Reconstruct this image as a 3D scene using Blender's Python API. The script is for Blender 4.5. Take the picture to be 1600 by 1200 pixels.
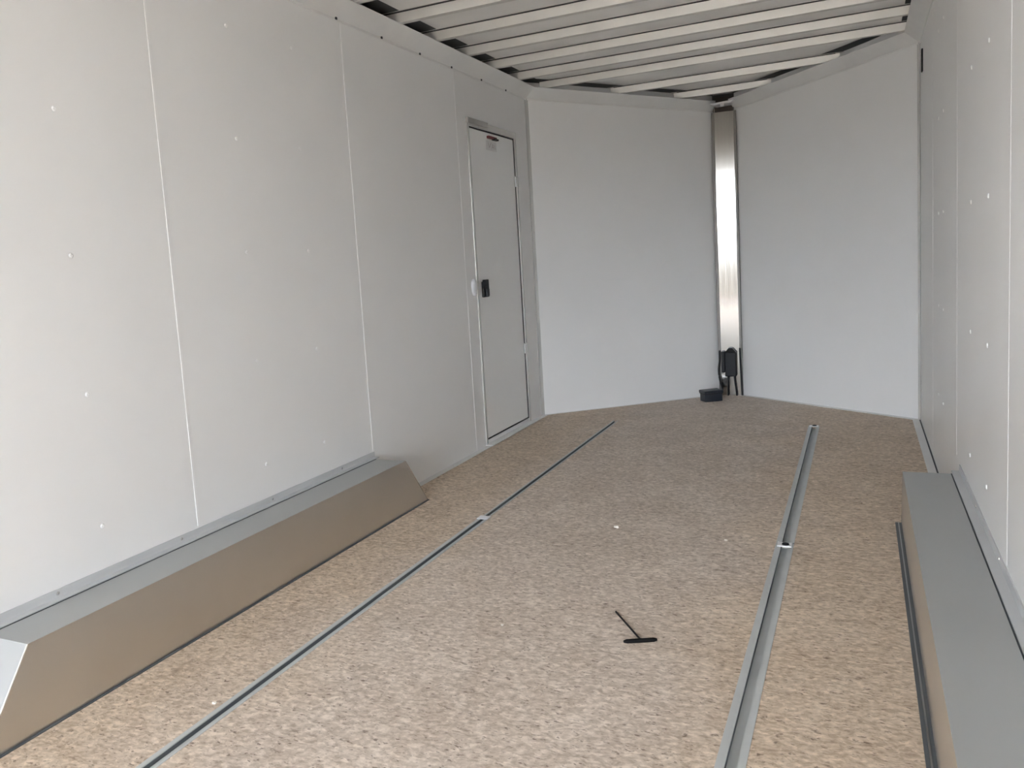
import bpy, bmesh, math, random
from mathutils import Vector, Matrix

for o in list(bpy.data.objects):
    bpy.data.objects.remove(o)
sc = bpy.context.scene
C = sc.collection

# ------------------------------------------------------------------ camera
cam_d = bpy.data.cameras.new('camera')
cam_d.sensor_width = 36.0
cam_d.sensor_fit = 'HORIZONTAL'
cam_d.lens = 1272.6 / 1600 * 36
cam_d.shift_x = (800 - 739.3) / 1600
cam_d.shift_y = (555.1 - 600) / 1600
cam_d.clip_start = 0.02
cam = bpy.data.objects.new('camera', cam_d)
C.objects.link(cam)
_r, _u, _f = (0.90284, 0.42534, -0.063), (0.00973, 0.12628, 0.99195), (-0.42987, 0.89618, -0.10988)
cam.matrix_world = Matrix(((_r[0], _u[0], -_f[0], 1.7975),
                           (_r[1], _u[1], -_f[1], 0.0),
                           (_r[2], _u[2], -_f[2], 0.9577),
                           (0, 0, 0, 1)))
sc.camera = cam

# ------------------------------------------------------------------ daylight
world = bpy.data.worlds.new('overcast_sky')
sc.world = world
world.use_nodes = True
wn, wl = world.node_tree.nodes, world.node_tree.links
wn.clear()
w_out = wn.new('ShaderNodeOutputWorld')
w_bg = wn.new('ShaderNodeBackground')
w_tc = wn.new('ShaderNodeTexCoord')
w_sep = wn.new('ShaderNodeSeparateXYZ')
w_map = wn.new('ShaderNodeMapRange')
w_map.inputs['From Min'].default_value = -0.2
w_map.inputs['From Max'].default_value = 1.0
w_rmp = wn.new('ShaderNodeValToRGB')
e = w_rmp.color_ramp.elements
e[0].position = 0.0; e[0].color = (0.085, 0.078, 0.068, 1)
e[1].position = 1.0; e[1].color = (0.5, 0.62, 0.86, 1)
for pos, col in ((0.172, (0.125, 0.116, 0.102, 1)), (0.215, (2.35, 2.58, 2.88, 1)), (0.35, (2.2, 2.46, 2.86, 1)), (0.48, (1.1, 1.25, 1.5, 1))):
    n_ = e.new(pos); n_.color = col
wl.new(w_tc.outputs['Generated'], w_sep.inputs[0])
wl.new(w_sep.outputs['Z'], w_map.inputs['Value'])
wl.new(w_map.outputs[0], w_rmp.inputs[0])
wl.new(w_rmp.outputs[0], w_bg.inputs['Color'])
wl.new(w_bg.outputs[0], w_out.inputs['Surface'])
w_bg.inputs['Strength'].default_value = 1.0

# sun from beyond the nose: it lights the yard behind the trailer, not the inside
sun_d = bpy.data.lights.new('sun', 'SUN')
sun_d.energy = 15.5
sun_d.angle = math.radians(0.6)
sun_d.color = (1.0, 0.98, 0.95)
sun = bpy.data.objects.new('sun', sun_d)
C.objects.link(sun)
sun.rotation_euler = Vector((-0.55, 0.14, 1.0)).to_track_quat('Z', 'Y').to_euler()

sc.view_settings.view_transform = 'Standard'
sc.view_settings.look = 'None'
sc.view_settings.gamma = 1.0
sc.view_settings.use_curve_mapping = False
sc.view_settings.exposure = 2.92

# ------------------------------------------------------------------ materials
def lin(c):
    return tuple(((v / 255) / 12.92 if v / 255 <= 0.04045 else ((v / 255 + 0.055) / 1.055) ** 2.4) for v in c) + (1,)

def mat(name, rgb, rough=0.5, metal=0.0, spec=0.5, mottle=0.0, mscale=8.0, bump=0.0, bscale=60.0, stretch=(1, 1, 1)):
    m = bpy.data.materials.new(name)
    m.use_nodes = True
    nt = m.node_tree; n, l = nt.nodes, nt.links
    b = n['Principled BSDF']
    b.inputs['Base Color'].default_value = lin(rgb)
    b.inputs['Roughness'].default_value = rough
    b.inputs['Metallic'].default_value = metal
    b.inputs['Specular IOR Level'].default_value = spec
    tc = n.new('ShaderNodeTexCoord')
    mp = n.new('ShaderNodeMapping'); mp.inputs['Scale'].default_value = stretch
    l.new(tc.outputs['Object'], mp.inputs['Vector'])
    if mottle > 0:
        nz = n.new('ShaderNodeTexNoise'); nz.inputs['Scale'].default_value = mscale; nz.inputs['Detail'].default_value = 5
        l.new(mp.outputs[0], nz.inputs['Vector'])
        mr = n.new('ShaderNodeMapRange')
        mr.inputs['From Min'].default_value = 0.3; mr.inputs['From Max'].default_value = 0.7
        mr.inputs['To Min'].default_value = 1 - mottle; mr.inputs['To Max'].default_value = 1 + mottle
        l.new(nz.outputs['Fac'], mr.inputs['Value'])
        hs = n.new('ShaderNodeHueSaturation'); hs.inputs['Color'].default_value = lin(rgb)
        l.new(mr.outputs[0], hs.inputs['Value'])
        l.new(hs.outputs[0], b.inputs['Base Color'])
        mr2 = n.new('ShaderNodeMapRange')
        mr2.inputs['From Min'].default_value = 0.3; mr2.inputs['From Max'].default_value = 0.7
        mr2.inputs['To Min'].default_value = max(0.02, rough - mottle * 0.6); mr2.inputs['To Max'].default_value = rough + mottle * 0.6
        l.new(nz.outputs['Fac'], mr2.inputs['Value'])
        l.new(mr2.outputs[0], b.inputs['Roughness'])
    if bump > 0:
        nb = n.new('ShaderNodeTexNoise'); nb.inputs['Scale'].default_value = bscale; nb.inputs['Detail'].default_value = 4
        l.new(mp.outputs[0], nb.inputs['Vector'])
        bp = n.new('ShaderNodeBump'); bp.inputs['Strength'].default_value = bump; bp.inputs['Distance'].default_value = 0.004
        l.new(nb.outputs['Fac'], bp.inputs['Height'])
        l.new(bp.outputs[0], b.inputs['Normal'])
    return m

WHITE = mat('white_wall_panel', (242, 241, 239), 0.36, 0, 0.5, 0.012, 3.0, 0.03, 6.0)
SEAM = mat('white_joint_strip', (246, 245, 243), 0.4, 0, 0.5)
ALU = mat('mill_aluminium', (176, 177, 176), 0.42, 1.0, 0.5, 0.05, 5.0, 0.05, 40, (1, 8, 1))
ALU_TRIM = mat('satin_aluminium_trim', (234, 233, 230), 0.5, 0.15, 0.5, 0.04, 6.0)
ALU_BOX = mat('aluminium_fender_sheet', (214, 211, 206), 0.33, 1.0, 0.5, 0.05, 3.0, 0.03, 12)
ALU_POST = mat('brushed_aluminium_post', (190, 186, 180), 0.12, 1.0, 0.5, 0.03, 30.0, 0.03, 60, (6, 6, 0.15))
ALU_ROOF = mat('aluminium_roof_skin', (240, 238, 234), 0.5, 0.25, 0.5, 0.06, 4.0, 0.05, 9)
ALU_BOW = mat('galvanised_roof_bow', (212, 209, 203), 0.42, 0.35, 0.5, 0.06, 7.0)
TRACK = mat('track_aluminium', (198, 201, 200), 0.5, 0.2, 0.5, 0.05, 12)
DARKSEAL = mat('dark_sealant', (52, 56, 58), 0.6)
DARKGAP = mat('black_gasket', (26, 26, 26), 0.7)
BLACK = mat('black_plastic', (20, 20, 23), 0.5, 0, 0.35)
NAVY = mat('blue_black_plastic', (30, 36, 46), 0.4)
ZINC = mat('white_zinc', (240, 240, 240), 0.3, 0.2)
SLOTSHADE = mat('track_slot_shade', (96, 102, 105), 0.6)
FLANGE = mat('dark_floor_flange', (84, 88, 91), 0.5)
ANGLE = mat('dull_wall_angle', (208, 209, 209), 0.5, 0.25, 0.5, 0.04, 5)
CHROME = mat('bright_zinc', (232, 232, 230), 0.15, 1.0)
DOORGREY = mat('door_panel', (248, 248, 246), 0.4, 0, 0.5, 0.01, 3)
WHITEPLA = mat('white_plastic', (236, 236, 238), 0.35)
BROWN = mat('dark_recess_metal', (70, 62, 56), 0.6, 0.4)  # dark brown tone of the plate above the post face
REDBLK = mat('dark_red_rubber', (110, 48, 52), 0.6)
STICK = mat('faded_sticker', (226, 225, 223), 0.5)
INK = mat('faded_ink', (186, 175, 172), 0.6)
CRUMB = mat('pale_chip', (240, 232, 220), 0.6)
STEEL = mat('black_steel_rod', (22, 18, 15), 0.5)

def floor_material():
    m = bpy.data.materials.new('dusty_chipboard')
    m.use_nodes = True
    n, l = m.node_tree.nodes, m.node_tree.links
    b = n['Principled BSDF']
    b.inputs['Roughness'].default_value = 0.62
    b.inputs['Specular IOR Level'].default_value = 0.35
    tc = n.new('ShaderNodeTexCoord')
    warp = n.new('ShaderNodeTexNoise'); warp.inputs['Scale'].default_value = 30; warp.inputs['Detail'].default_value = 3
    l.new(tc.outputs['Object'], warp.inputs['Vector'])
    wm = n.new('ShaderNodeVectorMath'); wm.operation = 'SCALE'; wm.inputs['Scale'].default_value = 0.02
    l.new(warp.outputs['Color'], wm.inputs[0])
    wa = n.new('ShaderNodeVectorMath'); wa.operation = 'ADD'
    l.new(tc.outputs['Object'], wa.inputs[0]); l.new(wm.outputs[0], wa.inputs[1])

    def chips(rot, sx, sy, scale):
        mp = n.new('ShaderNodeMapping'); mp.inputs['Rotation'].default_value = (0, 0, rot)
        mp.inputs['Scale'].default_value = (sx, sy, 1)
        l.new(wa.outputs[0], mp.inputs['Vector'])
        v = n.new('ShaderNodeTexVoronoi'); v.inputs['Scale'].default_value = scale
        l.new(mp.outputs[0], v.inputs['Vector'])
        s = n.new('ShaderNodeSeparateColor'); l.new(v.outputs['Color'], s.inputs[0])
        return s.outputs[0]
    a1 = chips(0.4, 1, 2.6, 55); a2 = chips(1.9, 1, 2.4, 62); a3 = chips(2.8, 1, 2.0, 90)
    def math_(op, x, y):
        q = n.new('ShaderNodeMath'); q.operation = op
        for i, v in enumerate((x, y)):
            if isinstance(v, (int, float)): q.inputs[i].default_value = v
            else: l.new(v, q.inputs[i])
        return q.outputs[0]
    sm = math_('MULTIPLY', math_('ADD', math_('ADD', a1, a2), a3), 0.333)
    fine = n.new('ShaderNodeTexNoise'); fine.inputs['Scale'].default_value = 70; fine.inputs['Detail'].default_value = 4
    l.new(wa.outputs[0], fine.inputs['Vector'])
    mid = n.new('ShaderNodeTexNoise'); mid.inputs['Scale'].default_value = 4.5; mid.inputs['Detail'].default_value = 6
    l.new(tc.outputs['Object'], mid.inputs['Vector'])
    tone = math_('ADD', math_('MULTIPLY', sm, 0.40), math_('ADD', math_('MULTIPLY', fine.outputs['Fac'], 0.55), math_('MULTIPLY', mid.outputs['Fac'], 0.25)))
    rw = n.new('ShaderNodeValToRGB')
    q = rw.color_ramp.elements
    q[0].position = 0.30; q[0].color = lin((156, 136, 116))
    q[1].position = 0.80; q[1].color = lin((234, 215, 193))
    k = q.new(0.48); k.color = lin((187, 166, 143))
    k = q.new(0.62); k.color = lin((208, 189, 167))
    l.new(tone, rw.inputs[0])
    rg = n.new('ShaderNodeValToRGB')
    q = rg.color_ramp.elements
    q[0].position = 0.30; q[0].color = lin((158, 142, 127))
    q[1].position = 0.80; q[1].color = lin((236, 223, 209))
    k = q.new(0.48); k.color = lin((190, 174, 158))
    k = q.new(0.62); k.color = lin((209, 194, 179))
    l.new(tone, rg.inputs[0])
    # dusty, greyed middle of the floor between the two tracks
    sx = n.new('ShaderNodeSeparateXYZ'); l.new(tc.outputs['Object'], sx.inputs[0])
    big = n.new('ShaderNodeTexNoise'); big.inputs['Scale'].default_value = 2.2; big.inputs['Detail'].default_value = 5
    l.new(tc.outputs['Object'], big.inputs['Vector'])
    dx = math_('ABSOLUTE', math_('SUBTRACT', sx.outputs['X'], 0.98), 0)
    dd = math_('ADD', dx, math_('MULTIPLY', math_('SUBTRACT', big.outputs['Fac'], 0.5), 0.7))
    mr = n.new('ShaderNodeMapRange'); mr.inputs['From Min'].default_value = 0.35; mr.inputs['From Max'].default_value = 0.68
    l.new(dd, mr.inputs['Value'])
    mx = n.new('ShaderNodeMix'); mx.data_type = 'RGBA'
    l.new(mr.outputs[0], mx.inputs['Factor'])
    l.new(rg.outputs[0], mx.inputs['A']); l.new(rw.outputs[0], mx.inputs['B'])
    # short dark flecks
    def flecks(rot, st, sc_, lo, hi):
        mp = n.new('ShaderNodeMapping'); mp.inputs['Rotation'].default_value = (0, 0, rot); mp.inputs['Scale'].default_value = (1, st, 1)
        l.new(wa.outputs[0], mp.inputs['Vector'])
        z = n.new('ShaderNodeTexNoise'); z.inputs['Scale'].default_value = sc_; z.inputs['Detail'].default_value = 3
        l.new(mp.outputs[0], z.inputs['Vector'])
        r = n.new('ShaderNodeMapRange'); r.inputs['From Min'].default_value = lo; r.inputs['From Max'].default_value = hi
        l.new(z.outputs['Fac'], r.inputs['Value'])
        return r.outputs[0]
    fl = math_('MAXIMUM', flecks(0.3, 2.5, 52, 0.64, 0.72), flecks(1.5, 2.5, 48, 0.65, 0.73))
    fl = math_('MAXIMUM', fl, flecks(2.5, 2.2, 80, 0.65, 0.73))
    fl = math_('MULTIPLY', fl, 0.7)
    m2 = n.new('ShaderNodeMix'); m2.data_type = 'RGBA'
    l.new(fl, m2.inputs['Factor'])
    l.new(mx.outputs['Result'], m2.inputs['A']); m2.inputs['B'].default_value = lin((92, 70, 54))
    l.new(m2.outputs['Result'], b.inputs['Base Color'])
    bp = n.new('ShaderNodeBump'); bp.inputs['Strength'].default_value = 0.15; bp.inputs['Distance'].default_value = 0.002
    l.new(tone, bp.inputs['Height']); l.new(bp.outputs[0], b.inputs['Normal'])
    return m
FLOOR = floor_material()
GROUND = mat('grey_yard', (160, 158, 153), 0.9, 0, 0.3, 0.08, 3.0)

# ------------------------------------------------------------------ mesh helpers
def link(name, bm, m, parent=None, bevel=0.0, smooth=False):
    bmesh.ops.recalc_face_normals(bm, faces=bm.faces)
    me = bpy.data.meshes.new(name)
    bm.to_mesh(me); bm.free()
    if smooth:
        for p in me.polygons: p.use_smooth = True
    me.materials.append(m)
    o = bpy.data.objects.new(name, me)
    C.objects.link(o)
    if parent is not None: 
        o.parent = parent
        o.matrix_parent_inverse = Matrix.Translation(-Vector(parent.location))
    if bevel > 0:
        b = o.modifiers.new('bevel', 'BEVEL'); b.width = bevel; b.segments = 2; b.limit_method = 'ANGLE'
    return o

def box(bm, x0, x1, y0, y1, z0, z1):
    v = [bm.verts.new((x, y, z)) for z in (z0, z1) for y in (y0, y1) for x in (x0, x1)]
    for f in ((0, 1, 3, 2), (4, 6, 7, 5), (0, 4, 5, 1), (2, 3, 7, 6), (0, 2, 6, 4), (1, 5, 7, 3)):
        bm.faces.new([v[i] for i in f])

def hexa(bm, bottom, top):
    n = len(bottom)
    a = [bm.verts.new(p) for p in bottom]; b = [bm.verts.new(p) for p in top]
    bm.faces.new(a); bm.faces.new(b)
    for i in range(n):
        bm.faces.new((a[i], a[(i + 1) % n], b[(i + 1) % n], b[i]))

def sweep(bm, rings, closed=True):
    R = [[bm.verts.new(p) for p in r] for r in rings]
    n = len(R[0])
    for i in range(len(R) - 1):
        for j in range(n if closed else n - 1):
            k = (j + 1) % n
            bm.faces.new((R[i][j], R[i][k], R[i + 1][k], R[i + 1][j]))
    if closed:
        bm.faces.new(R[0]); bm.faces.new(R[-1])

def tube(bm, pts, r, seg=10):
    pts = [Vector(p) for p in pts]
    rings = []
    for i, p in enumerate(pts):
        t = (pts[min(i + 1, len(pts) - 1)] - pts[max(i - 1, 0)]).normalized()
        a = t.cross(Vector((0, 0, 1)))
        if a.length < 0.2: a = t.cross(Vector((0, 1, 0)))
        a.normalize(); b = t.cross(a)
        rr = r[i] if isinstance(r, (list, tuple)) else r
        rings.append([p + rr * (math.cos(2 * math.pi * k / seg) * a + math.sin(2 * math.pi * k / seg) * b) for k in range(seg)])
    sweep(bm, rings)

def smooth_path(pts, n=8):
    P = [Vector(p) for p in pts]
    out = []
    for i in range(len(P) - 1):
        p0, p1, p2, p3 = P[max(i - 1, 0)], P[i], P[i + 1], P[min(i + 2, len(P) - 1)]
        for k in range(n):
            t = k / n
            out.append(0.5 * ((2 * p1) + (-p0 + p2) * t + (2 * p0 - 5 * p1 + 4 * p2 - p3) * t * t + (-p0 + 3 * p1 - 3 * p2 + p3) * t ** 3))
    out.append(P[-1])
    return out

def tag(o, label, cat, group=None):
    o['label'] = label; o['category'] = cat
    if group: o['group'] = group
    return o

def struct(o, label=None):
    o['kind'] = 'structure'
    if label: o['label'] = label
    return o

def empty(name, loc):
    o = bpy.data.objects.new(name, None)
    o.empty_display_size = 0.05
    C.objects.link(o); o.location = loc
    return o

def B(*a): 
    bm = bmesh.new()
    for q in a: box(bm, *q)
    return bm

# ------------------------------------------------------------------ plan of the trailer
W, H = 2.08, 1.922
YB = -2.8                       # rear opening
NL, NR = (0.0, 4.694), (W, 4.808)          # shoulders of the V nose
AL, AR = (0.916, 5.77), (1.056, 5.77)      # where the nose walls meet the post
def dip(y): return -0.045 * max(0.0, min(1.0, (y - 4.75) / (5.77 - 4.75)))
APZ = -0.045
CT, CI = 0.055, 0.07             # cove rise and inset

# ground outside and trailer floor
g = struct(link('ground', B((-9, 11, -7.2, 9, -0.47, -0.45)), GROUND), 'grey gravel yard around the trailer')

# floor: grid with slots for the four recessed tracks
TL, TR = 0.497, 1.570            # track centre lines
TW = 0.027                       # half width
Y0, YM0, YM1, YE = YB, 2.720, 2.745, 4.585
bm = bmesh.new()
xs = [0, TL - 0.0142, TL + 0.0142, TR - TW, TR + TW, W]
for i in range(5):
    cut = i in (1, 3)
    box(bm, xs[i], xs[i + 1], YE, 4.75, -0.04, 0) if cut else box(bm, xs[i], xs[i + 1], YB, 4.75, -0.04, 0)
top = [(0, 4.75, 0), (W, 4.75, 0), (W, 4.82, dip(4.82)), (AR[0] + .02, 5.80, APZ), (AL[0] - .02, 5.80, APZ)]
hexa(bm, [(x, y, z - 0.04) for x, y, z in top], top)
struct(link('floor', bm, FLOOR), 'tan speckled chipboard trailer floor')

# lowered rear ramp outside the opening, in the sun
ramp = empty('door_2', (W / 2, YB, -0.02)); struct(ramp, 'rear ramp lowered to the yard behind the trailer')
bm = bmesh.new()
hexa(bm, [(0.06, YB - 0.02, -0.06), (W - 0.06, YB - 0.02, -0.06), (W - 0.06, YB - 2.5, -0.41), (0.06, YB - 2.5, -0.41)],
     [(0.06, YB - 0.02, -0.02), (W - 0.06, YB - 0.02, -0.02), (W - 0.06, YB - 2.5, -0.37), (0.06, YB - 2.5, -0.37)])
link('ramp_deck', bm, mat('pale_ramp_board', (212, 202, 190), 0.6, 0, 0.4, 0.06, 20), ramp)
for xa, xb in ((0.02, 0.058), (W - 0.058, W - 0.02)):
    bm = bmesh.new()
    hexa(bm, [(xa, YB - 0.02, -0.07), (xb, YB - 0.02, -0.07), (xb, YB - 2.5, -0.42), (xa, YB - 2.5, -0.42)],
         [(xa, YB - 0.02, -0.01), (xb, YB - 0.02, -0.01), (xb, YB - 2.5, -0.36), (xa, YB - 2.5, -0.36)])
    link('edge_rail', bm, ALU_TRIM, ramp)

# left wall, with an opening for the side door
DY0, DY1, DZ0, DZ1 = 3.860, 4.462, 0.030, 1.664
T = 0.03
wl_ = struct(link('wall_left', B((-T, 0, YB, DY0, -0.04, 2.045), (-T, 0, DY1, 4.72, -0.04, 2.045),
                                 (-T, 0, DY0, DY1, DZ1, 2.045), (-T, 0, DY0, DY1, -0.04, DZ0 - 0.002)), WHITE),
             'long white panelled side wall on the left')
wr_ = struct(link('wall_right', B((W, W + T, YB, 4.82, -0.04, 2.045)), WHITE), 'long white panelled side wall on the right')

def nose_wall(name, a, b, label):
    d = Vector((b[0] - a[0], b[1] - a[1], 0)).normalized()
    nrm = Vector((-d.y, d.x, 0))
    if nrm.y < 0: nrm = -nrm
    bm = bmesh.new()
    pa, pb = Vector((a[0], a[1], 0)), Vector((b[0], b[1], 0))
    hexa(bm, [pa + Vector((0, 0, -.06)), pb + Vector((0, 0, -.06)), pb + nrm * T + Vector((0, 0, -.06)), pa + nrm * T + Vector((0, 0, -.06))],
         [pa + Vector((0, 0, 2.04)), pb + Vector((0, 0, 2.0)), pb + nrm * T + Vector((0, 0, 2.0)), pa + nrm * T + Vector((0, 0, 2.04))])
    return struct(link(name, bm, WHITE), label)
wfl = nose_wall('wall_front_left', NL, AL, 'plain white nose wall left of the metal post')
wfr = nose_wall('wall_front_right', NR, AR, 'plain white nose wall right of the metal post')

struct(link('trim_7', B((0.88, 1.09, 5.785, 5.80, -0.06, 2.03)), mat('dark_nose_cap', (60, 56, 52), 0.7)), 'dark metal cap closing the nose behind the post')
# joint strips and screws of the side walls (parts of their wall)
for y in (-2.14, -1.17, -0.19, 0.78, 1.774, 2.752, 3.725):
    link('joint_strip', B((0, 0.0011, y - 0.004, y + 0.004, 0.0 if y > 2.9 else 0.235, H)), SEAM, wl_)
for y in (1.10, 2.032, 3.059, 4.02):
    link('joint_strip', B((W - 0.0004, W, y - 0.007, y + 0.007, 0.0 if y > 3.06 else 0.235, H)), SEAM, wr_)
def screw(x, y, z, s, parent):
    bm = bmesh.new()
    rings = []
    for dx, r in ((0, 0.0065), (0.0015, 0.006), (0.0028, 0.0035), (0.0022, 0.001)):
        rings.append([(x + s * dx, y + r * math.cos(k * math.pi / 5), z + r * math.sin(k * math.pi / 5)) for k in range(10)])
    sweep(bm, rings)
    link('screw', bm, SEAM, parent)
for y in (1.442, 2.10, 2.43):
    for z in (0.341, 0.69, 1.045, 1.407, 1.755):
        screw(0, y, z, 1, wl_)
for y in (2.345, 2.685, 3.52, 3.73):
    for z in (0.322, 0.681, 1.045, 1.41, 1.74):
        screw(W, y, z, -1, wr_)

# roof skin
bm = bmesh.new()
zs = 2.023
for lo in ([(-.03, YB, zs), (W + .03, YB, zs), (W + .03, 4.75, zs), (-.03, 4.75, zs)],
           [(-.03, 4.75, zs), (W + .03, 4.75, zs), (W + .03, 4.83, zs + dip(4.83)), (AR[0] + .06, 5.83, zs + APZ), (AL[0] - .06, 5.83, zs + APZ)]):
    hexa(bm, lo, [(x, y, z + 0.02) for x, y, z in lo])
struct(link('ceiling', bm, ALU_ROOF), 'grey sheet aluminium roof skin above the crossbars')

# sloped cove trims round the top of the walls, mitred
path = [(0, YB), NL, AL, AR, NR, (W, YB)]
topz = [H, H, H - 0.05, H - 0.05, H, H]
def inset(d):
    out = []
    n = len(path)
    for i in range(n):
        def nrm(a, b):
            v = Vector((b[0] - a[0], b[1] - a[1])).normalized()
            return Vector((v.y, -v.x))
        if i == 0: q = Vector(path[0]) + nrm(path[0], path[1]) * d
        elif i == n - 1: q = Vector(path[i]) + nrm(path[i - 1], path[i]) * d
        else:
            a, b = nrm(path[i - 1], path[i]), nrm(path[i], path[i + 1])
            m_ = (a + b).normalized()
            q = Vector(path[i]) + m_ * (d / max(0.3, m_.dot(a)))
        out.append(q)
    return out
in0, in1, in2 = inset(0.003), inset(CI), inset(0.0)
names = {0: ('trim_1', 'grey sloped metal trim along top of the left wall'), 1: ('trim_2', 'grey metal trim over the left nose wall'),
         3: ('trim_3', 'grey metal trim over the right nose wall'), 4: ('trim_4', 'grey metal trim along top of the right wall')}
cove = {}
for i in (0, 1, 3, 4):
    bm = bmesh.new()
    rings = []
    for j in (i, i + 1):
        z = topz[j]
        rings.append([(in2[j].x, in2[j].y, z - 0.006), (in0[j].x, in0[j].y, z - 0.006), (in0[j].x, in0[j].y, z + 0.002), (in1[j].x, in1[j].y, z + CT),
                      (in1[j].x, in1[j].y, z + CT + 0.004), (in2[j].x, in2[j].y, z + CT + 0.004)])
    sweep(bm, rings)
    cove[i] = CV = struct(link(names[i][0], bm, ALU_TRIM), names[i][1])
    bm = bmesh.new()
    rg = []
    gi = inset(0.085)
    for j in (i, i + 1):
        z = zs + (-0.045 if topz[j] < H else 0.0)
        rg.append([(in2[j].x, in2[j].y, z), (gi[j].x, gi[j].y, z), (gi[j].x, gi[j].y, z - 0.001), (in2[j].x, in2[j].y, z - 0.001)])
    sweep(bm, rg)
    link('hollow_shade', bm, mat('roof_edge_shade', (78, 80, 80), 0.8), CV)  # dark strip under the skin, painting the shade in the hollow above the cove
# dark fixing screws on the cove lower lip
for y in (2.40, 2.72, 3.05, 3.38, 3.70, 4.05, 4.38):
    link('screw', B((0.003, 0.0075, y - 0.006, y + 0.006, H - 0.004, H + 0.006)), DARKSEAL, cove[0], 0.0015)

# corner trims
def strip_path(bm, a, b, t, z0a, z1a, z0b, z1b, side):
    """flat strip standing on a wall from a to b (plan points), thickness t towards the room"""
    d = Vector((b[0] - a[0], b[1] - a[1])).normalized(); nn = Vector((d.y, -d.x)) * side
    A, Bq = Vector(a), Vector(b); A2, B2 = A + nn * t, Bq + nn * t
    hexa(bm, [(A.x, A.y, z0a), (Bq.x, Bq.y, z0b), (B2.x, B2.y, z0b), (A2.x, A2.y, z0a)],
         [(A.x, A.y, z1a), (Bq.x, Bq.y, z1b), (B2.x, B2.y, z1b), (A2.x, A2.y, z1a)])
def lerp(a, b, s):
    v = Vector((b[0] - a[0], b[1] - a[1])); L = v.length
    return (a[0] + v.x * s / L, a[1] + v.y * s / L)
def corner(name, N, away, A, label, s, w=0.022):
    bm = bmesh.new()
    p = lerp(N, away, w); q = lerp(N, A, w * 0.7)
    nl, nr = Vector(p), Vector(q); c = Vector(N)
    mid = (nl + nr) / 2
    c2 = c + (mid - c) * 0.55
    pts = [(p[0], p[1]), (N[0], N[1]), (q[0], q[1]), tuple(nr + (mid - c) * 0.25), tuple(c2), tuple(nl + (mid - c) * 0.25)]
    hexa(bm, [(x, y, 0.0) for x, y in pts], [(x, y, H + 0.01) for x, y in pts])
    return struct(link(name, bm, CORN, bevel=0.001), label)
CORN = mat('glossy_corner_trim', (218, 217, 213), 0.25, 0.35)
corner('trim_5', NL, (0, YB), AL, 'slim metal corner strip between side door and left nose wall', 1)
cr_ = corner('trim_6', NR, (W, YB), AR, 'slim metal corner strip where right wall meets the nose wall', -1)
link('slot', B((W - 0.007, W - 0.0005, 4.585, 4.625, 1.745, 1.850)), DARKGAP, cr_, 0.001)

# floor strips along the wall feet
def foot(name, a, b, za, zb, w, label, side):
    d = Vector((b[0] - a[0], b[1] - a[1])).normalized(); nn = Vector((d.y, -d.x)) * side * w
    pts = [(a[0], a[1], za), (b[0], b[1], zb), (b[0] + nn.x, b[1] + nn.y, zb), (a[0] + nn.x, a[1] + nn.y, za)]
    bm = bmesh.new(); hexa(bm, [(x, y, z) for x, y, z in pts], [(x, y, z + 0.003) for x, y, z in pts])
    o = struct(link(name, bm, ALU_TRIM), label)
    return o, d, nn
o, _, _ = foot('baseboard_left', (0, 2.905), (0, 4.69), 0, 0, 0.032, 'flat aluminium strip at the foot of the left wall', 1)
o, _, _ = foot('baseboard_front_left', NL, AL, 0, APZ, 0.018, 'thin metal strip at the foot of the left nose wall', 1)
o, _, _ = foot('baseboard_front_right', AR, NR, APZ, 0, 0.024, 'thin metal strip at the foot of the right nose wall', 1)
o, _, _ = foot('baseboard_right', (W, 4.80), (W, 3.10), 0, 0, 0.040, 'flat aluminium strip at the foot of the right wall', 1)
link('gap_line', B((W - 0.009, W - 0.003, 3.10, 4.79, 0.003, 0.0042)), DARKSEAL, o)

# ------------------------------------------------------------------ roof bows
def wall_x(y):
    l = 0.0 if y < NL[1] else (y - NL[1]) / (AL[1] - NL[1]) * AL[0]
    r = W if y < NR[1] else W - (y - NR[1]) / (AR[1] - NR[1]) * (W - AR[0])
    return l, r
bow_y = [y_ * 1.004 for y_ in [5.50, 5.13, 4.725, 4.40, 4.065, 3.735, 3.405, 3.075, 2.745, 2.42, 2.09, 1.76, 1.43, 1.10, 0.77, 0.44, 0.11, -0.22, -0.55, -0.88, -1.21, -1.54, -1.87, -2.20, -2.53]]
words = ['first', 'second', 'third', 'fourth', 'fifth', 'sixth', 'seventh', 'eighth', 'ninth', 'tenth', 'eleventh', 'twelfth', 'thirteenth', 'fourteenth',
         'fifteenth', 'sixteenth', 'seventeenth', 'eighteenth', 'nineteenth', 'twentieth', 'twenty-first', 'twenty-second', 'twenty-third', 'twenty-fourth', 'twenty-fifth', 'twenty-sixth']
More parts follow.
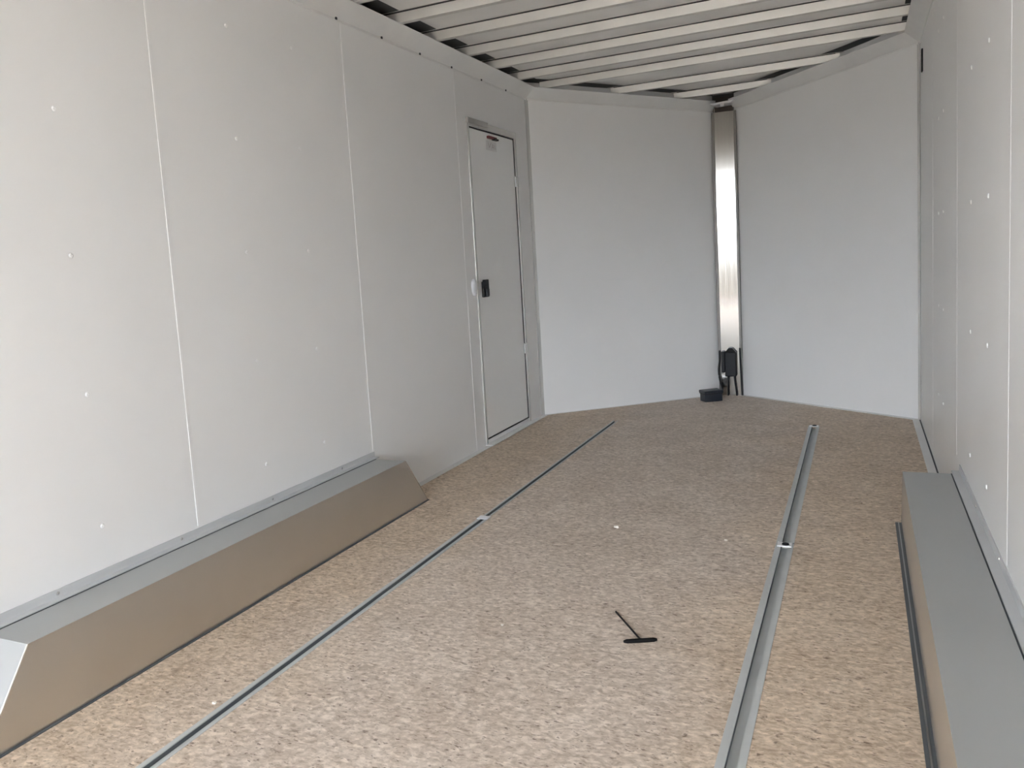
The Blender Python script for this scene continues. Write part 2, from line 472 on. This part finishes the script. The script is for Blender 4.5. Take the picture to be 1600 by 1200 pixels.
for i, y in enumerate(bow_y):
    l, r = wall_x(y)
    dz = dip(y)
    x0, x1 = l + (0.004 if y < 4.6 else 0.03), r - (0.004 if y < 4.7 else 0.03)
    if 4.6 < y < 4.8: x0, x1 = 0.075, W - 0.02
    zt, zb = zs + dz - 0.0012, zs + dz - 0.0415
    def ring(x):
        if y > 4.8:
            s_ = -1 if x > W / 2 else 1
            out = []
            for a, b in prof: 
                ll, rr_ = wall_x(y + a)
                out.append((ll + 0.006 if s_ > 0 else rr_ - 0.006, y + a, b))
            return out
        return [(x, y + a, b) for a, b in prof]
    prof = [(-0.018, zt), (-0.018, zt - 0.002), (0.0, zt - 0.003), (0.006, zb), (0.036, zb), (0.042, zt - 0.003), (0.060, zt - 0.002), (0.060, zt)]
    t = empty('roof_bow', ((x0 + x1) / 2, y, zt))
    bm = bmesh.new(); sweep(bm, [ring(x0), ring(x1)])
    link('crossbar', bm, ALU_BOW, t)
    # black sealant line where the bow meets the roof skin on the near side
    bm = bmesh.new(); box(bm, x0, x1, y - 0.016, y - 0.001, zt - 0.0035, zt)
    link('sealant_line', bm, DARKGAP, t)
    tag(t, 'grey metal roof crossbar, %s counting from the front post' % words[i], 'roof beam', 'metal crossbars under the roof')

# ------------------------------------------------------------------ corner post in the nose
t = tag(empty('corner_post', (0.986, 5.765, APZ)), 'shiny vertical aluminium post in the nose between the white front walls', 'post')
PB, PT = APZ, 1.862
bm = bmesh.new()
hexa(bm, [(0.930, 5.7445, PB), (1.052, 5.7515, PB), (1.052, 5.757, PB), (0.930, 5.757, PB)],
     [(0.930, 5.7445, PT), (1.052, 5.7515, PT), (1.052, 5.757, PT), (0.930, 5.757, PT)])
link('face_plate', bm, ALU_POST, t)
link('edge_channel', B((0.912, 0.930, 5.742, 5.775, PB, PT)), DARKEDGE := mat('dull_edge_metal', (120, 117, 112), 0.45, 0.8), t, 0.0015)
link('edge_channel', B((1.052, 1.068, 5.742, 5.775, PB, PT)), DARKEDGE, t, 0.0015)
link('recess', B((0.925, 1.057, 5.772, 5.782, PT, 1.96)), BROWN, t)
link('side_lip', B((0.925, 0.931, 5.750, 5.782, PT, 1.925)), DARKEDGE, t)
link('side_lip', B((1.051, 1.057, 5.750, 5.782, PT, 1.925)), DARKEDGE, t)
bm = bmesh.new()
hexa(bm, [(0.945, 5.65, 1.895), (1.050, 5.65, 1.899), (1.050, 5.775, 1.901), (0.945, 5.775, 1.897)],
     [(0.918, 5.64, 1.906), (1.070, 5.64, 1.914), (1.070, 5.775, 1.914), (0.92, 5.775, 1.906)])
cl = link('bracket', bm, ZINC, t, 0.002)
link('tab', B((0.985, 1.010, 5.645, 5.652, 1.880, 1.900)), ZINC, cl, 0.002)

# plug socket on the post with its wires
t = tag(empty('junction_box', (0.975, 5.741, 0.10)), 'black plug housing mounted low on the shiny nose post', 'junction box')
link('housing', B((0.960, 1.034, 5.690, 5.7405, 0.095, 0.262)), BLACK, t, 0.006)
bm = bmesh.new()
hexa(bm, [(0.957, 5.698, 0.255), (1.037, 5.698, 0.255), (1.037, 5.7405, 0.255), (0.957, 5.7405, 0.255)],
     [(0.984, 5.712, 0.288), (1.008, 5.712, 0.288), (1.008, 5.7405, 0.288), (0.984, 5.7405, 0.288)])
link('cap', bm, BLACK, t, 0.003)
link('side_bracket', B((0.936, 0.958, 5.705, 5.7405, 0.12, 0.265)), BLACK, t, 0.004)
for x, x2 in ((0.976, 0.972), (1.016, 1.030)):
    bm = bmesh.new(); tube(bm, smooth_path([(x, 5.722, 0.10), (x + (x2 - x) * .3, 5.722, 0.05), (x2, 5.722, -0.043)]), 0.0055)
    link('wire', bm, BLACK, t, smooth=True)
bm = bmesh.new()
tube(bm, smooth_path([(0.922, 5.728, 0.270), (0.922, 5.722, 0.21), (0.915, 5.715, 0.13), (0.925, 5.70, 0.06), (0.945, 5.66, 0.012), (0.930, 5.57, 0.015), (0.925, 5.505, 0.02)]), 0.0062)
tag(link('power_cable', bm, BLACK, smooth=True), 'black cable curving down from the plug housing to the black battery box', 'cable')
bm = bmesh.new()
tube(bm, smooth_path([(1.055, 5.733, 0.285), (1.058, 5.733, 0.15), (1.062, 5.733, 0.03), (1.066, 5.73, -0.040)]), [0.006] * 25)
tag(link('edge_cable', bm, BLACK, smooth=True), 'black cable running down the right edge of the nose post', 'cable')

# battery box on the floor
zf = dip(5.40) + 0.004
t = tag(empty('battery_box', (0.90, 5.42, zf - 0.004)), 'small blue black plastic box lying on floor left of the nose post', 'battery box')
def qbox(bm, x0, x1, y0, y1, z0, z1, ang, c):
    v = []
    for z in (z0, z1):
        for (x, y) in ((x0, y0), (x1, y0), (x1, y1), (x0, y1)):
            dx, dy = x - c[0], y - c[1]
            v.append((c[0] + dx * math.cos(ang) - dy * math.sin(ang), c[1] + dx * math.sin(ang) + dy * math.cos(ang), z))
    hexa(bm, v[:4], v[4:])
cc = (0.905, 5.44); an = 0.62
zf -= 0.004
bm = bmesh.new(); qbox(bm, 0.845, 0.965, 5.40, 5.48, zf, zf + 0.055, an, cc); link('body', bm, NAVY, t, 0.004)
bm = bmesh.new(); qbox(bm, 0.839, 0.971, 5.394, 5.486, zf + 0.055, zf + 0.074, an, cc); lid = link('lid', bm, NAVY, t, 0.005)
bm = bmesh.new(); qbox(bm, 0.8425, 0.9675, 5.3975, 5.4825, zf + 0.050, zf + 0.056, an, cc); link('lid_gap', bm, BLACK, t)

# ------------------------------------------------------------------ side door
door = empty('door_1', (0, (DY0 + DY1) / 2, DZ0)); struct(door, 'narrow light grey side door in the left wall near the nose')
gap = 0.007
link('panel', B((-0.026, -0.001, DY0 + gap, DY1 - gap, DZ0 + gap, DZ1 - gap)), DOORGREY, door, 0.002)
link('gasket', B((-0.029, -0.0265, DY0, DY1, DZ0, DZ1)), DARKGAP, door)
DRIP = mat('dull_header_metal', (178, 176, 172), 0.6, 0.3)
JG = mat('door_jamb_metal', (222, 222, 219), 0.2, 0.3)
fr = link('frame', B((0, 0.005, DY0 - 0.022, DY0, DZ0 - 0.02, DZ1 + 0.034), (0, 0.005, DY1, DY1 + 0.028, DZ0 - 0.02, DZ1 + 0.034),
                     (0, 0.006, DY0, DY1, DZ1, DZ1 + 0.034)), JG, door, 0.0015)
link('drip_header', B((0, 0.015, DY0 - 0.03, DY0 + 0.22, DZ1 + 0.012, DZ1 + 0.040)), DRIP, door, 0.002)
link('gap_seal', B((-0.004, 0.0022, DY1 - 0.009, DY1, DZ0, DZ1), (-0.004, 0.0015, DY0, DY1, DZ0, DZ0 + 0.006), (-0.004, 0.001, DY0, DY1, DZ1 - 0.006, DZ1)), DARKGAP, door)
link('threshold', B((0.0, 0.042, DY0 - 0.03, DY1 + 0.03, 0.0032, 0.010)), ALU_TRIM, door, 0.002)
for z in (1.42, 0.45):
    link('hinge', B((0.0, 0.009, DY1 - 0.02, DY1 + 0.026, z - 0.03, z + 0.03)), JG, door, 0.003)
# latch
lt = link('latch', B((-0.001, 0.012, 3.902, 3.975, 0.785, 0.868)), BLACK, door, 0.004)
link('latch_lever', B((0.012, 0.030, 3.888, 3.935, 0.842, 0.878)), BLACK, lt, 0.004)
link('latch_bolt', B((0.012, 0.020, 3.925, 3.960, 0.790, 0.828)), mat('worn_black_metal', (70, 68, 70), 0.35, 0.5), lt, 0.003)
bm = bmesh.new()
rings = []
for dx, s_ in ((0.0, 1.0), (0.008, 1.0), (0.013, 0.8), (0.015, 0.3)):
    rings.append([(dx, 3.802 + 0.026 * s_ * math.cos(k * math.pi / 10), 0.843 + 0.043 * s_ * math.sin(k * math.pi / 10)) for k in range(20)])
sweep(bm, rings)
tag(link('door_catch', bm, WHITEPLA, smooth=True), 'white oval plastic catch on the wall beside the black door latch', 'door catch')
# grab strap and faded sticker at the head of the door
hd = link('head_catch', B((-0.001, 0.014, 4.085, 4.195, 1.626, 1.640)), REDBLK, door, 0.003)
link('catch_tip', B((-0.001, 0.018, 4.15, 4.21, 1.622, 1.632)), BLACK, hd, 0.003)
st = tag(link('sticker', B((-0.001, 0.0002, 4.07, 4.21, 1.565, 1.615)), STICK), 'small faded sticker near the top of the side door', 'sticker')
bm = bmesh.new()
random.seed(4)
for (ya, za, yb, zb) in ((4.10, 1.607, 4.115, 1.58), (4.115, 1.58, 4.14, 1.608), (4.145, 1.575, 4.16, 1.603), (4.16, 1.603, 4.175, 1.575), (4.15, 1.585, 4.172, 1.585), (4.178, 1.60, 4.195, 1.577)):
    d = Vector((yb - ya, zb - za)).normalized(); nn = Vector((-d.y, d.x)) * 0.0018
    hexa(bm, [(0.0002, ya + nn.x, za + nn.y), (0.0002, yb + nn.x, zb + nn.y), (0.0002, yb - nn.x, zb - nn.y), (0.0002, ya - nn.x, za - nn.y)],
         [(0.0006, ya + nn.x, za + nn.y), (0.0006, yb + nn.x, zb + nn.y), (0.0006, yb - nn.x, zb - nn.y), (0.0006, ya - nn.x, za - nn.y)])
link('faded_marks', bm, INK, st)

# ------------------------------------------------------------------ wheel boxes
def wheel_box(side, yb0, yt0, yt1, yb1, label):
    bw, bh = 0.164, 0.205
    X = (lambda x: x) if side > 0 else (lambda x: W - x)
    t = tag(empty('wheel_box', (X(bw / 2), (yb0 + yb1) / 2, 0)), label, 'wheel box', 'aluminium wheel boxes along the walls')
    # front sheet and top sheet, sloping end caps
    def slab(pts, th, name, m, par):
        a, b, c = Vector(pts[0]), Vector(pts[1]), Vector(pts[2])
        n_ = (b - a).cross(c - a).normalized() * th
        bm = bmesh.new(); hexa(bm, pts, [tuple(Vector(p) + n_) for p in pts])
        return link(name, bm, m, par)
    def P(x, y, z): return (X(x), y, z)
    bm = bmesh.new()
    hexa(bm, [P(bw, yb0, 0), P(bw, yb1, 0), P(bw, yt1, bh), P(bw, yt0, bh)], [P(bw - .003, yb0 + .002, 0), P(bw - .003, yb1 - .002, 0), P(bw - .003, yt1, bh - .003), P(bw - .003, yt0, bh - .003)])
    link('front_sheet', bm, ALU_BOX, t)
    bm = bmesh.new()
    hexa(bm, [P(0, yt0, bh), P(bw, yt0, bh), P(bw, yt1, bh), P(0, yt1, bh)], [P(0, yt0, bh - .003), P(bw - .003, yt0, bh - .003), P(bw - .003, yt1, bh - .003), P(0, yt1, bh - .003)])
    link('top_sheet', bm, ALU_TOP, t)
    for (yb, yt, s) in ((yb0, yt0, 1), (yb1, yt1, -1)):
        bm = bmesh.new()
        hexa(bm, [P(0, yb, 0), P(bw - .003, yb, 0), P(bw - .003, yt, bh - .003), P(0, yt, bh - .003)],
             [P(0, yb + s * .003, 0), P(bw - .003, yb + s * .003, 0), P(bw - .003, yt + s * .003, bh - .005), P(0, yt + s * .003, bh - .005)])
        link('end_sheet', bm, ALU_TOP, t)
        bm = bmesh.new()
        tube(bm, [P(bw - .001, yb, 0.002), P(bw - .001, yt, bh - .001)], 0.0022, 8)
        link('end_seam', bm, CHROME, t)
    # L angle that closes the top to the wall
    fe = yt1 + 0.030
    pr = [(0.0, bh), (0.025, bh), (0.025, bh + .0035), (0.004, bh + .0035), (0.003, bh + .024), (0.0, bh + .024)]
    bm = bmesh.new(); sweep(bm, [[P(x, yt0 - .03, z) for x, z in pr], [P(x, fe, z) for x, z in pr]])
    an_ = link('wall_angle', bm, ANGLE, t)
    bm = bmesh.new(); 
    xa, xb = sorted((X(0.0255), X(0.0285)))
    box(bm, xa, xb, yt0, yt1, bh, bh + 0.0012)
    link('sealant', bm, DARKSEAL, an_)
    k = 0
    y = yt0 + 0.2
    while y < yt1:
        bm = bmesh.new()
        rr = []
        for dx, r in ((0.0035, 0.005), (0.0052, 0.0045), (0.0062, 0.002)):
            rr.append([P(dx, y + r * math.cos(q * math.pi / 4), bh + 0.014 + r * math.sin(q * math.pi / 4)) for q in range(8)])
        sweep(bm, rr); link('screw', bm, CHROME, an_)
        y += 0.41
    # dark sealed flange on the floor
    xa, xb = sorted((X(bw), X(bw + (0.007 if side > 0 else 0.019))))
    bm = bmesh.new(); box(bm, xa, xb, yb0, yb1, 0.0, 0.003); fl = link('floor_flange', bm, FLANGE, t)
    if side < 0:
        xm = (xa + xb) / 2
        bm = bmesh.new(); box(bm, xm - 0.0015, xm + 0.002, yb0, yb1, 0.003, 0.0036); link('flange_edge', bm, ALU, fl)
    return t
ALU_TOP = mat('grey_fender_top', (184, 186, 185), 0.5, 0.5, 0.5, 0.03, 3.0)
wheel_box(1, 0.955, 1.090, 2.725, 2.882, 'long aluminium wheel box with bronze-tinted front face along the left wall')
wheel_box(-1, 0.955, 1.090, 2.915, 3.012, 'long grey aluminium wheel box with wide flat top along the right wall')

# ------------------------------------------------------------------ recessed floor tracks
def track(xc, y0, y1, label, fit_far, TW=TW, bolt=True):
    t = tag(empty('floor_track', (xc, (y0 + y1) / 2, -0.02)), label, 'floor track', 'aluminium tie-down tracks in the floor')
    w, d = TW, (0.018 if bolt else 0.014)
    zt = 0.0015
    ls, rs = (-0.010, 0.012) if bolt else (-0.008, 0.010)          # slot edges: a narrow lip to the left, open channel to the right
    pr = [(-w, zt), (ls, zt), (ls, zt - .0025), (-w + .003, zt - .0025), (-w + .003, -d + .003), (w - .003, -d + .003),
          (w - .003, zt - .0025), (rs, zt - .0025), (rs, zt), (w, zt), (w, -d), (-w, -d)]
    bm = bmesh.new()
    sweep(bm, [[(xc + x, y0, z) for x, z in pr], [(xc + x, y1, z) for x, z in pr]])
    link('channel', bm, TRACK, t)
    # dark strip painting the shade under the left lip of the slot
    link('slot_shade', B((xc + ls - 0.004, xc + ls - 0.0005, y0, y1, -d + .003, zt - .0025)), SLOTSHADE, t)
    if fit_far:
        yf = y1 - 0.010
        pl = link('end_plate', B((xc - 0.022, xc + 0.022, yf - 0.028, yf + 0.010, zt, zt + .003)), ZINC, t, 0.001)
        if not bolt: return t
        bm = bmesh.new()
        rr = []
        for dz, r in ((0, 0.0115), (0.003, 0.0105), (0.0045, 0.006)):
            rr.append([(xc + 0.003 + r * math.cos(q * math.pi / 6), yf - 0.010 + r * math.sin(q * math.pi / 6), zt + .003 + dz) for q in range(12)])
        sweep(bm, rr); link('bolt', bm, BLACK, pl)
    return t
track(TL, Y0, YM0 + 0.014, 'left floor track, near section ending at the metal joint beside the wheel box', True, 0.0205, False)
track(TL, YM1, YE, 'left floor track, far section running towards the nose', False, 0.0145, False)
track(TR, Y0, YM0 - 0.005, 'right floor track, near section in the foreground', True)
track(TR, YM1 - 0.018, YE, 'right floor track, far section with black bolt at its end', True)

# ------------------------------------------------------------------ T-handle wrench on the floor
t = tag(empty('hex_wrench', (1.29, 1.91, 0)), 'black T-handle hex wrench lying on the chipboard floor', 'wrench')
r_ = 0.0045
bm = bmesh.new(); tube(bm, [(1.258, 1.884, 0.0055), (1.265, 1.888, 0.0055), (1.297, 1.903, 0.0055), (1.326, 1.917, 0.0055), (1.333, 1.920, 0.0055)],
                       [0.003, 0.0052, 0.0055, 0.0052, 0.003], 12)
link('handle', bm, mat('black_rubber_grip', (10, 9, 9), 0.7, 0, 0.2), t, smooth=True)
bm = bmesh.new(); tube(bm, [(1.296, 1.905, 0.0055), (1.192, 2.052, 0.0028)], 0.0027, 6)
link('shaft', bm, STEEL, t)

# pale chips on the floor
for (x, y, s, lab) in ((1.008, 2.729, 0.010, 'white crumb on floor between the tracks, the largest and brightest one'),
                       (1.388, 2.693, 0.006, 'tiny pale crumb on floor just left of the right track joint'),
                       (0.456, 1.316, 0.006, 'tiny pale crumb on floor beside the left track, nearest the camera'),
                       (0.927, 1.888, 0.005, 'tiny pale crumb on floor left of the black wrench')):
    bm = bmesh.new()
    bmesh.ops.create_icosphere(bm, subdivisions=2, radius=s)
    random.seed(int(x * 1000))
    for v in bm.verts:
        k = 1 + random.uniform(-.3, .25)
        v.co = Vector((v.co.x * k, v.co.y * k * 0.8, v.co.z * 0.5 * k + s * 0.45))
    for v in bm.verts: v.co += Vector((x, y, 0)); v.co.z = max(v.co.z, 0.0)
    tag(link('crumb', bm, CRUMB), lab, 'crumb', 'pale crumbs on the floor')
